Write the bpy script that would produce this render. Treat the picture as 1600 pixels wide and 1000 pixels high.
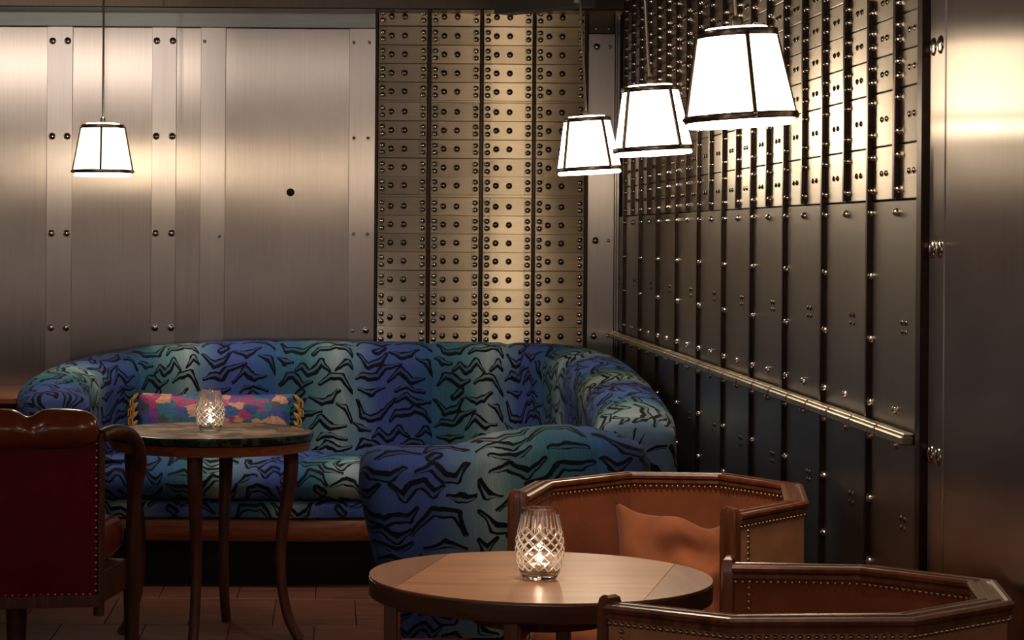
import bpy, math, random
from mathutils import Vector, Matrix, noise
random.seed(7)
S = bpy.context.scene
COL = S.collection
for o in list(bpy.data.objects): bpy.data.objects.remove(o)

# ---------------------------------------------------------------- camera
F, PX, PY, CZ = 3500.0, 520.0, 365.0, 1.49
ROLL = math.radians(.4)
cd = bpy.data.cameras.new('camera'); cam = bpy.data.objects.new('camera', cd); COL.objects.link(cam)
cd.sensor_width = 36; cd.lens = F/1600*36
cd.shift_x = (800-PX)/1600; cd.shift_y = -(500-PY)/1600
cd.clip_start = .05
cam.matrix_world = Matrix.Translation((0, 0, CZ)) @ Matrix.Rotation(math.radians(90), 4, 'X') @ Matrix.Rotation(ROLL, 4, 'Z')
S.camera = cam
S.view_settings.view_transform = 'Standard'; S.view_settings.look = 'None'
S.view_settings.gamma = 1; S.view_settings.use_curve_mapping = False
S.view_settings.exposure = 0.0

# ---------------------------------------------------------------- light
W = bpy.data.worlds.new('room_air'); S.world = W; W.use_nodes = True
W.node_tree.nodes['Background'].inputs[0].default_value = (1, .78, .62, 1)
W.node_tree.nodes['Background'].inputs[1].default_value = .025

def spot(name, loc, target, power, angle, blend=.6, size=.05, col=(1, .80, .62)):
    l = bpy.data.lights.new(name, 'SPOT'); l.energy = power; l.spot_size = math.radians(angle); l.spot_blend = blend
    l.shadow_soft_size = size; l.color = col
    o = bpy.data.objects.new(name, l); COL.objects.link(o); o.location = loc
    o.rotation_euler = (Vector(target)-Vector(loc)).to_track_quat('-Z', 'Y').to_euler()
    return o
def area(name, loc, target, power, sx, sy, col=(1, .82, .66)):
    l = bpy.data.lights.new(name, 'AREA'); l.energy = power; l.shape = 'RECTANGLE'; l.size = sx; l.size_y = sy; l.color = col
    o = bpy.data.objects.new(name, l); COL.objects.link(o); o.location = loc
    o.rotation_euler = (Vector(target)-Vector(loc)).to_track_quat('-Z', 'Y').to_euler()
    return o
COOL = (1, .94, .90)
spot('downlight_sofa_left', (-.9, 9.0, 2.74), (-.75, 9.7, .7), 54, 62, .8, .05, COOL)
spot('downlight_sofa_middle', (.15, 9.0, 2.74), (.15, 9.75, .7), 45, 60, .8, .05, COOL)
spot('downlight_sofa_right', (.85, 8.5, 2.74), (.9, 8.8, .7), 45, 62, .8, .05, COOL)
spot('downlight_sofa_near', (.35, 7.0, 2.74), (.4, 7.75, .7), 37, 46, .8, .05, COOL)
spot('downlight_round_table', (.45, 4.7, 2.74), (.46, 4.94, .75), 115, 38, .7, .05)
spot('downlight_armchair', (.75, 5.3, 2.74), (1.0, 6.0, .6), 72, 38, .8, .05)
spot('downlight_front_chair', (.9, 3.7, 2.74), (1.0, 4.1, .6), 22, 40, .8, .05)
spot('fill_side_table', (-.45, 8.0, 2.74), (-.45, 8.27, .76), 34, 24, .8, .05)  # added spot that brightens the stone table top, not a known fixture
spot('fill_chair_panel', (1.05, 3.1, 2.74), (1.12, 5.7, .65), 40, 16, .8, .05)  # added fill aimed at the outer side panel of the far tub chair
def bulb(name, loc, power, r, col=(1, .84, .70)):
    l = bpy.data.lights.new(name, 'POINT'); l.energy = power; l.shadow_soft_size = r; l.color = col
    o = bpy.data.objects.new(name, l); COL.objects.link(o); o.location = loc; return o
spot('wall_washer_left', (-2.2, 5.6, 2.64), (-1.9, 10.5, 2.35), 62, 34, .5, .05, (1, .86, .74))
bulb('ceiling_bulb_left', (-2.0, 5.0, 2.70), 12, .06)
spot('wall_washer_middle', (-.6, 5.2, 2.66), (-.4, 10.5, 2.35), 26, 34, .5, .04, (1, .86, .74))
bulb('room_fill_left', (-2.0, 1.0, 2.3), 20, .15, (1, .86, .77))  # added soft fill out of view, lifts the steel walls
bulb('room_fill_right', (.6, .2, 2.3), 15, .15, (1, .86, .77))  # second added fill out of view, stands for no particular lamp
bulb('low_fill_left', (-2.4, 1.2, 1.15), 12, .15, (1, .86, .80))  # added low fill, unseen, puts sheen on the lower back wall
bulb('low_fill_right', (-.8, .6, 1.05), 9, .15, (1, .86, .80))  # unseen partner of the low fill, added for the same wall sheen

# ---------------------------------------------------------------- helpers
def at(px, py, d):
    x, y = px-PX, py-PY
    c, s = math.cos(ROLL), math.sin(ROLL)
    X, Y = x*c+y*s, -x*s+y*c
    return Vector((X/F*d, d, CZ-Y/F*d))
def lerp(a, b, t): return a+(b-a)*t

class MB:
    def __init__(s): s.v = []; s.f = []; s.m = []; s.uv = {}; s.uvs = []
    def add(s, vs, fs, mi=0, uvs=None):
        n = len(s.v); s.v += [Vector(v) for v in vs]
        for i, f in enumerate(fs):
            s.f.append([a+n for a in f]); s.m.append(mi)
            s.uvs.append(uvs[i] if uvs else None)
        return s
    def box(s, x0, x1, y0, y1, z0, z1, c=.0, mi=0, M=None):
        x0, x1 = min(x0, x1), max(x0, x1); y0, y1 = min(y0, y1), max(y0, y1); z0, z1 = min(z0, z1), max(z0, z1)
        if c <= 0:
            vs = [(x, y, z) for z in (z0, z1) for y in (y0, y1) for x in (x0, x1)]
            fs = [(0, 2, 3, 1), (4, 5, 7, 6), (0, 1, 5, 4), (2, 6, 7, 3), (0, 4, 6, 2), (1, 3, 7, 5)]
        else:
            vs = []; idx = {}
            X, Y, Z = (x0, x1), (y0, y1), (z0, z1)
            for i in (0, 1):
                for j in (0, 1):
                    for k in (0, 1):
                        sx, sy, sz = (1 if i == 0 else -1), (1 if j == 0 else -1), (1 if k == 0 else -1)
                        idx[i, j, k, 0] = len(vs); vs.append((X[i], Y[j]+sy*c, Z[k]+sz*c))
                        idx[i, j, k, 1] = len(vs); vs.append((X[i]+sx*c, Y[j], Z[k]+sz*c))
                        idx[i, j, k, 2] = len(vs); vs.append((X[i]+sx*c, Y[j]+sy*c, Z[k]))
            fs = []
            for i in (0, 1): fs.append([idx[i, j, k, 0] for j, k in ((0, 0), (0, 1), (1, 1), (1, 0))])
            for j in (0, 1): fs.append([idx[i, j, k, 1] for i, k in ((0, 0), (0, 1), (1, 1), (1, 0))])
            for k in (0, 1): fs.append([idx[i, j, k, 2] for i, j in ((0, 0), (0, 1), (1, 1), (1, 0))])
            for j in (0, 1):
                for k in (0, 1): fs.append([idx[0, j, k, 2], idx[1, j, k, 2], idx[1, j, k, 1], idx[0, j, k, 1]])
            for i in (0, 1):
                for k in (0, 1): fs.append([idx[i, 0, k, 2], idx[i, 1, k, 2], idx[i, 1, k, 0], idx[i, 0, k, 0]])
                for j in (0, 1): fs.append([idx[i, j, 0, 1], idx[i, j, 1, 1], idx[i, j, 1, 0], idx[i, j, 0, 0]])
            for i in (0, 1):
                for j in (0, 1):
                    for k in (0, 1): fs.append([idx[i, j, k, 0], idx[i, j, k, 1], idx[i, j, k, 2]])
        if M: vs = [M @ Vector(v) for v in vs]
        return s.add(vs, fs, mi)
    def lathe(s, prof, n=32, c=(0, 0, 0), M=None, mi=0, closed=False, uv=False):
        c = Vector(c); vs = []; fs = []; uvs = []
        for r, z in prof:
            for i in range(n):
                a = 2*math.pi*i/n; vs.append(Vector((r*math.cos(a), r*math.sin(a), z)))
        m = len(prof)
        for j in range(m if closed else m-1):
            k = (j+1) % m
            for i in range(n):
                i2 = (i+1) % n; fs.append((j*n+i, j*n+i2, k*n+i2, k*n+i))
                uvs.append([(i/n, prof[j][1]), ((i+1)/n, prof[j][1]), ((i+1)/n, prof[k][1]), (i/n, prof[k][1])])
        if not closed:
            if prof[0][0] > 1e-6: fs.append(list(range(n))[::-1]); uvs.append([(0, 0)]*n)
            if prof[-1][0] > 1e-6: fs.append([(m-1)*n+i for i in range(n)]); uvs.append([(0, 0)]*n)
        vs = [(M @ v if M else v)+c for v in vs]
        return s.add(vs, fs, mi, uvs if uv else None)
    def dome(s, c, nrm, r, h=None, n=8, rings=3, mi=0):
        h = h or r*.8
        q = Vector(nrm).to_track_quat('Z', 'Y').to_matrix()
        vs = []; fs = []
        for j in range(rings):
            a = j/rings*math.pi/2
            for i in range(n):
                t = 2*math.pi*i/n
                vs.append(q @ Vector((r*math.cos(a)*math.cos(t), r*math.cos(a)*math.sin(t), h*math.sin(a)))+Vector(c))
        vs.append(q @ Vector((0, 0, h))+Vector(c))
        for j in range(rings-1):
            for i in range(n): fs.append((j*n+i, j*n+(i+1) % n, (j+1)*n+(i+1) % n, (j+1)*n+i))
        for i in range(n): fs.append(((rings-1)*n+i, (rings-1)*n+(i+1) % n, rings*n))
        return s.add(vs, fs, mi)
    def tube(s, pts, rads, n=10, mi=0, flat=1.0, up=(0, 0, 1), cap=True):
        pts = [Vector(p) for p in pts]; vs = []; fs = []
        if not hasattr(rads, '__len__'): rads = [rads]*len(pts)
        for j, p in enumerate(pts):
            t = (pts[min(j+1, len(pts)-1)]-pts[max(j-1, 0)]).normalized()
            u = Vector(up)
            if abs(t.dot(u)) > .95 and up == (0, 0, 1): u = Vector((0, 1, 0))
            a = t.cross(u).normalized(); b = a.cross(t).normalized()
            for i in range(n):
                w = 2*math.pi*i/n
                vs.append(p+a*math.cos(w)*rads[j]*flat+b*math.sin(w)*rads[j])
        for j in range(len(pts)-1):
            for i in range(n): fs.append((j*n+i, j*n+(i+1) % n, (j+1)*n+(i+1) % n, (j+1)*n+i))
        if cap: fs += [list(range(n))[::-1], [(len(pts)-1)*n+i for i in range(n)]]
        return s.add(vs, fs, mi)
    def poly(s, pts, z0, z1, c=.0, mi=0):
        """vertical prism over plan polygon, optional rounded upper/lower edge"""
        P = [Vector((p[0], p[1])) for p in pts]; n = len(P)
        cen = sum(P, Vector((0, 0)))/n
        def ring(sc, z):
            return [Vector((cen.x+(p.x-cen.x)*sc, cen.y+(p.y-cen.y)*sc, z)) for p in P]
        R = max((p-cen).length for p in P)
        if c > 0:
            rr = [ring(1-c/R, z0), ring(1, z0+c)]+[ring(1-(c/R)*(1-math.cos(a)), z1-c+c*math.sin(a)) for a in (0, .5, 1.0, 1.57)]
        else: rr = [ring(1, z0), ring(1, z1)]
        vs = [v for r in rr for v in r]; fs = []
        for j in range(len(rr)-1):
            for i in range(n): fs.append((j*n+i, j*n+(i+1) % n, (j+1)*n+(i+1) % n, (j+1)*n+i))
        fs += [list(range(n))[::-1], [(len(rr)-1)*n+i for i in range(n)]]
        return s.add(vs, fs, mi)
    def mesh(s, name, mats, smooth=None, origin=(0, 0, 0)):
        me = bpy.data.meshes.new(name); o = Vector(origin)
        me.from_pydata([v-o for v in s.v], [], s.f)
        for m in (mats if isinstance(mats, (list, tuple)) else [mats]): me.materials.append(m)
        me.polygons.foreach_set('material_index', s.m)
        if any(u is not None for u in s.uvs):
            ul = me.uv_layers.new(name='UVMap'); k = 0; dat = []
            for f, u in zip(s.f, s.uvs):
                dat += [c for t in (u or [(0, 0)]*len(f)) for c in t]
            ul.data.foreach_set('uv', dat)
        import bmesh
        bm = bmesh.new(); bm.from_mesh(me); bmesh.ops.recalc_face_normals(bm, faces=bm.faces); bm.to_mesh(me); bm.free()
        if smooth:
            me.polygons.foreach_set('use_smooth', [True]*len(me.polygons))
            me.set_sharp_from_angle(angle=math.radians(smooth))
        me.update(); return me
    def build(s, name, mats, parent=None, smooth=None, origin=None):
        org = Vector(origin) if origin is not None else (Vector(parent['_o']) if parent is not None and '_o' in parent else Vector((0, 0, 0)))
        ob = bpy.data.objects.new(name, s.mesh(name, mats, smooth, org)); COL.objects.link(ob)
        if parent is not None:
            ob.parent = parent; ob['_o'] = tuple(org)
            if origin is not None and '_o' in parent: ob.location = org-Vector(parent['_o'])
        else:
            ob.location = org; ob['_o'] = tuple(org)
        return ob
def thing(name, label, cat, loc, group=None):
    o = bpy.data.objects.new(name, None); COL.objects.link(o); o.location = loc; o.empty_display_size = .1
    o['label'] = label; o['category'] = cat; o['_o'] = tuple(loc)
    if group: o['group'] = group
    return o
def tag(o, label, cat, group=None):
    o['label'] = label; o['category'] = cat
    if group: o['group'] = group
    return o
def struct(o): o['kind'] = 'structure'; return o
def stuff(o): o['kind'] = 'stuff'; return o
def inst(me, name, parent, loc):
    """place shared mesh as a child; loc in world"""
    o = bpy.data.objects.new(name, me); COL.objects.link(o)
    o.parent = parent; o.location = Vector(loc)-Vector(parent['_o']); o['_o'] = tuple(loc)
    return o

# ---------------------------------------------------------------- materials
def newmat(name):
    m = bpy.data.materials.new(name); m.use_nodes = True
    nt = m.node_tree; return m, nt, nt.nodes['Principled BSDF']
def N(nt, t, **k):
    n = nt.nodes.new(t)
    for a, b in k.items(): setattr(n, a, b)
    return n
def L(nt, a, b): nt.links.new(a, b)
def plain(name, col, rough=.5, metal=0, var=.0, scale=20, bump=0, spec=.5, coat=0, vec=(1, 1, 1), sheen=0):
    m, nt, p = newmat(name)
    p.inputs['Roughness'].default_value = rough; p.inputs['Metallic'].default_value = metal
    p.inputs['Specular IOR Level'].default_value = spec; p.inputs['Coat Weight'].default_value = coat
    p.inputs['Coat Roughness'].default_value = .12
    p.inputs['Sheen Weight'].default_value = sheen; p.inputs['Sheen Roughness'].default_value = .4
    tc = N(nt, 'ShaderNodeTexCoord'); mp = N(nt, 'ShaderNodeMapping'); mp.inputs['Scale'].default_value = vec
    L(nt, tc.outputs['Object'], mp.inputs['Vector'])
    no = N(nt, 'ShaderNodeTexNoise'); no.inputs['Scale'].default_value = scale; no.inputs['Detail'].default_value = 5
    L(nt, mp.outputs[0], no.inputs['Vector'])
    cr = N(nt, 'ShaderNodeValToRGB')
    cr.color_ramp.elements[0].position = .3; cr.color_ramp.elements[1].position = .7
    cr.color_ramp.elements[0].color = (*[c*(1-var) for c in col], 1); cr.color_ramp.elements[1].color = (*[min(1, c*(1+var)) for c in col], 1)
    L(nt, no.outputs['Fac'], cr.inputs[0]); L(nt, cr.outputs[0], p.inputs['Base Color'])
    if bump:
        b = N(nt, 'ShaderNodeBump'); b.inputs['Strength'].default_value = bump; b.inputs['Distance'].default_value = .002
        L(nt, no.outputs['Fac'], b.inputs['Height']); L(nt, b.outputs[0], p.inputs['Normal'])
    return m
def brushed(name, col, rough=.3, aniso=.8, tan=(0, 0, 1), grain=(260, 260, 3), var=.16, stain=.2, objvar=.0, bump=.08):
    m, nt, p = newmat(name)
    p.inputs['Metallic'].default_value = 1
    p.inputs['Anisotropic'].default_value = aniso
    t = N(nt, 'ShaderNodeCombineXYZ')
    for i in range(3): t.inputs[i].default_value = tan[i]
    L(nt, t.outputs[0], p.inputs['Tangent'])
    tc = N(nt, 'ShaderNodeTexCoord'); oi = N(nt, 'ShaderNodeObjectInfo')
    ad = N(nt, 'ShaderNodeVectorMath', operation='MULTIPLY_ADD'); ad.inputs[1].default_value = (17, 13, 7)
    L(nt, oi.outputs['Random'], ad.inputs[0]); L(nt, tc.outputs['Object'], ad.inputs[2])
    mp = N(nt, 'ShaderNodeMapping'); mp.inputs['Scale'].default_value = grain
    L(nt, ad.outputs[0], mp.inputs['Vector'])
    g = N(nt, 'ShaderNodeTexNoise'); g.inputs['Scale'].default_value = 1; g.inputs['Detail'].default_value = 3
    L(nt, mp.outputs[0], g.inputs['Vector'])
    st = N(nt, 'ShaderNodeTexNoise'); st.inputs['Scale'].default_value = 3.5; st.inputs['Detail'].default_value = 6
    L(nt, ad.outputs[0], st.inputs['Vector'])
    # value factor = 1 + var*(g-.5)*2 + stain*(st-.5)*2
    a = N(nt, 'ShaderNodeMath', operation='MULTIPLY_ADD'); a.inputs[1].default_value = 2*var; a.inputs[2].default_value = 1-var
    L(nt, g.outputs['Fac'], a.inputs[0])
    b = N(nt, 'ShaderNodeMath', operation='MULTIPLY_ADD'); b.inputs[1].default_value = 2*stain; b.inputs[2].default_value = 1-stain
    L(nt, st.outputs['Fac'], b.inputs[0])
    c = N(nt, 'ShaderNodeMath', operation='MULTIPLY'); L(nt, a.outputs[0], c.inputs[0]); L(nt, b.outputs[0], c.inputs[1])
    d = N(nt, 'ShaderNodeMath', operation='MULTIPLY_ADD'); d.inputs[1].default_value = objvar; d.inputs[2].default_value = 1-objvar/2
    L(nt, oi.outputs['Random'], d.inputs[0])
    e = N(nt, 'ShaderNodeMath', operation='MULTIPLY'); L(nt, c.outputs[0], e.inputs[0]); L(nt, d.outputs[0], e.inputs[1])
    v = N(nt, 'ShaderNodeVectorMath', operation='SCALE'); v.inputs[0].default_value = col; L(nt, e.outputs[0], v.inputs['Scale'])
    L(nt, v.outputs[0], p.inputs['Base Color'])
    r = N(nt, 'ShaderNodeMath', operation='MULTIPLY_ADD'); r.inputs[1].default_value = .06; r.inputs[2].default_value = rough-.03
    L(nt, st.outputs['Fac'], r.inputs[0]); L(nt, r.outputs[0], p.inputs['Roughness'])
    bp = N(nt, 'ShaderNodeBump'); bp.inputs['Strength'].default_value = bump; bp.inputs['Distance'].default_value = .001
    L(nt, g.outputs['Fac'], bp.inputs['Height']); L(nt, bp.outputs[0], p.inputs['Normal'])
    return m
def wood(name, c1, c2, rough=.35, vec=(3, 40, 40), coat=.3, bands=0):
    m, nt, p = newmat(name)
    tc = N(nt, 'ShaderNodeTexCoord'); oi = N(nt, 'ShaderNodeObjectInfo')
    ad = N(nt, 'ShaderNodeVectorMath', operation='MULTIPLY_ADD'); ad.inputs[1].default_value = (5, 9, 7)
    L(nt, oi.outputs['Random'], ad.inputs[0]); L(nt, tc.outputs['Object'], ad.inputs[2])
    mp = N(nt, 'ShaderNodeMapping'); mp.inputs['Scale'].default_value = vec
    L(nt, ad.outputs[0], mp.inputs['Vector'])
    no = N(nt, 'ShaderNodeTexNoise'); no.inputs['Scale'].default_value = 1; no.inputs['Detail'].default_value = 7; no.inputs['Distortion'].default_value = .6
    L(nt, mp.outputs[0], no.inputs['Vector'])
    cr = N(nt, 'ShaderNodeValToRGB'); cr.color_ramp.elements[0].position = .3; cr.color_ramp.elements[1].position = .72
    cr.color_ramp.elements[0].color = (*c1, 1); cr.color_ramp.elements[1].color = (*c2, 1)
    L(nt, no.outputs['Fac'], cr.inputs[0]); L(nt, cr.outputs[0], p.inputs['Base Color'])
    p.inputs['Roughness'].default_value = rough; p.inputs['Coat Weight'].default_value = coat; p.inputs['Coat Roughness'].default_value = .2
    return m

STEEL = (.62, .56, .50)
M = {}
M['steel_v'] = brushed('brushed_steel_vertical', (.50, .445, .41), .315, .985, (1, 0, 0), (240, 240, 2.5), .14, .20)
M['steel_batten'] = brushed('brushed_steel_batten', (.60, .545, .52), .37, .95, (1, 0, 0), (240, 240, 2.5), .10, .14)
M['steel_band'] = brushed('dull_steel_band', (.40, .42, .43), .55, .3, (1, 0, 0), (6, 60, 60), .12, .2)
M['bronze_v'] = brushed('bronze_soffit', (.09, .07, .055), .35, .6, (1, 0, 0), (120, 120, 2.5), .14, .25)
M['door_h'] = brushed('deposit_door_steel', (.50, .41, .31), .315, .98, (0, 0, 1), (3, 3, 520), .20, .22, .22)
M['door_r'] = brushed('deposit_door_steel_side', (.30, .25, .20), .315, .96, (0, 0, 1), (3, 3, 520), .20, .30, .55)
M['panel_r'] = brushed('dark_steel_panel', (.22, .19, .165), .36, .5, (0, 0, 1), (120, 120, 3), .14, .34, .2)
M['pier'] = brushed('brushed_steel_pier', (.50, .45, .42), .315, .98, (0, 1, 0), (300, 300, 2.5), .12, .18)
M['bar'] = plain('dark_bronze_bar', (.026, .013, .009), .32, .7, .3, 30)
M['gap'] = plain('shadow_gap', (.01, .007, .006), .8)
M['rivet'] = plain('polished_rivet', (.62, .56, .50), .18, 1, .15, 60)
M['rivet_d'] = plain('dark_lock_bolt', (.20, .16, .13), .22, 1, .2, 60)
M['ledge'] = plain('worn_brass_ledge', (.62, .53, .42), .34, 1, .25, 40, .2)
M['wall'] = plain('warm_plaster', (.30, .24, .20), .8, 0, .2, 6)
M['ceil'] = plain('dark_ceiling', (.035, .028, .024), .7, 0, .2, 6)
M['duct'] = plain('grey_painted_duct', (.05, .045, .042), .6, 0, .15, 10)
M['black'] = plain('black_board', (.006, .005, .005), .8)
M['lampmetal'] = plain('antique_nickel', (.22, .17, .13), .28, 1, .2, 40)
M['rod'] = plain('nickel_rod', (.55, .48, .42), .25, 1, .1, 40)
M['leather'] = plain('tan_leather', (.52, .23, .11), .50, 0, .16, 14, .15, .4)
M['velvet'] = plain('rust_velvet', (.28, .08, .03), .8, 0, .22, 9, .1, .2, 0, (1, 1, 1), .35)
M['cushion_v'] = plain('rust_velvet_cushion', (.33, .10, .04), .75, 0, .2, 9, .1, .2, 0, (1, 1, 1), .35)
M['redback'] = plain('oxblood_leather', (.14, .004, .008), .6, 0, .15, 18, .1, .15)
M['redroll'] = plain('burgundy_glossy_leather', (.22, .042, .018), .26, 0, .2, 10, .12, .5, .4)
M['chairwood'] = wood('polished_mahogany', (.10, .026, .010), (.24, .075, .028), .3, (40, 40, 5), .5)
M['darkwood'] = wood('dark_mahogany', (.055, .013, .006), (.14, .036, .014), .5, (40, 40, 5), .05)
M['midwood'] = wood('reddish_oak', (.17, .04, .013), (.34, .09, .03), .4, (4, 60, 60), .2)
M['top_mid'] = wood('walnut_veneer_light', (.30, .13, .065), (.42, .205, .115), .34, (3.5, 30, 20), .25)
M['top_side'] = wood('walnut_veneer_dark', (.19, .085, .048), (.28, .135, .08), .34, (30, 3.5, 20), .25)
M['top_edge'] = wood('walnut_edge', (.06, .022, .011), (.13, .05, .024), .35, (9, 9, 60), .3)
M['floor'] = wood('parquet', (.06, .014, .005), (.17, .05, .018), .55, (4, 40, 10), 0)
M['brass'] = plain('brass_stud', (.60, .40, .24), .28, 1, .1, 60)
M['gold'] = plain('ochre_thread', (.42, .20, .035), .8, 0, .35, 120, .3)
M['wax'] = plain('candle_wax', (.85, .78, .66), .5)
M['alu'] = plain('tealight_cup', (.6, .58, .55), .3, 1)

def emit(name, col, st, tint=None):
    m, nt, p = newmat(name)
    p.inputs['Base Color'].default_value = (.8, .76, .68, 1); p.inputs['Roughness'].default_value = .4
    p.inputs['Emission Color'].default_value = (*col, 1); p.inputs['Emission Strength'].default_value = st
    return m
M['shade'] = emit('lit_opal_shade', (1, .80, .55), 14.0)
M['shade_bottom'] = emit('lit_diffuser', (1, .82, .58), 18.0)
M['flame'] = emit('candle_flame', (1, .82, .64), 110)

def glassmat():
    m, nt, p = newmat('cut_crystal')
    p.inputs['Base Color'].default_value = (1, .99, .97, 1); p.inputs['Roughness'].default_value = .02
    p.inputs['Transmission Weight'].default_value = 1; p.inputs['IOR'].default_value = 1.48
    uv = N(nt, 'ShaderNodeUVMap'); sp = N(nt, 'ShaderNodeSeparateXYZ'); L(nt, uv.outputs[0], sp.inputs[0])
    def mth(op, a, b=None, c=None):
        n = N(nt, 'ShaderNodeMath', operation=op)
        for i, q in enumerate((a, b, c)):
            if q is None: continue
            if isinstance(q, (int, float)): n.inputs[i].default_value = q
            else: L(nt, q, n.inputs[i])
        return n.outputs[0]
    ua = mth('MULTIPLY', sp.outputs[0], 13); vz = mth('MULTIPLY', sp.outputs[1], 46)
    out = None
    for sgn in (1, -1):
        q = mth('FRACT', mth('MULTIPLY_ADD', vz, sgn, mth('ADD', ua, 50)))
        d = mth('ABSOLUTE', mth('SUBTRACT', q, .5))
        l = mth('SMOOTH_MIN', d, .5, 0)
        out = d if out is None else mth('MINIMUM', out, d)
    line = mth('SUBTRACT', 1, mth('MULTIPLY', mth('MINIMUM', out, .10), 1/.10))
    # flutes near the rim, diamonds lower down; bare base
    fl = mth('ABSOLUTE', mth('SUBTRACT', mth('FRACT', mth('MULTIPLY', sp.outputs[0], 26)), .5))
    flute = mth('SUBTRACT', 1, mth('MULTIPLY', mth('MINIMUM', fl, .14), 1/.14))
    up = mth('GREATER_THAN', sp.outputs[1], .107); mid = mth('MULTIPLY', mth('LESS_THAN', sp.outputs[1], .107), mth('GREATER_THAN', sp.outputs[1], .022))
    rim = mth('LESS_THAN', sp.outputs[1], .142)
    cut = mth('ADD', mth('MULTIPLY', line, mid), mth('MULTIPLY', mth('MULTIPLY', flute, up), rim))
    b = N(nt, 'ShaderNodeBump'); b.inputs['Strength'].default_value = .4; b.inputs['Distance'].default_value = .003; b.invert = True
    L(nt, cut, b.inputs['Height']); L(nt, b.outputs[0], p.inputs['Normal'])
    tr = N(nt, 'ShaderNodeBsdfTranslucent'); tr.inputs[0].default_value = (.95, .88, .8, 1)
    df = N(nt, 'ShaderNodeBsdfDiffuse'); df.inputs[0].default_value = (.9, .85, .8, 1)
    m1 = N(nt, 'ShaderNodeMixShader'); m1.inputs[0].default_value = .5; L(nt, tr.outputs[0], m1.inputs[1]); L(nt, df.outputs[0], m1.inputs[2])
    mx = N(nt, 'ShaderNodeMixShader'); L(nt, mth('MULTIPLY', cut, .42), mx.inputs[0])
    L(nt, p.outputs[0], mx.inputs[1]); L(nt, m1.outputs[0], mx.inputs[2])
    L(nt, mx.outputs[0], nt.nodes['Material Output'].inputs[0])
    return m
M['glass'] = glassmat()

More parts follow.
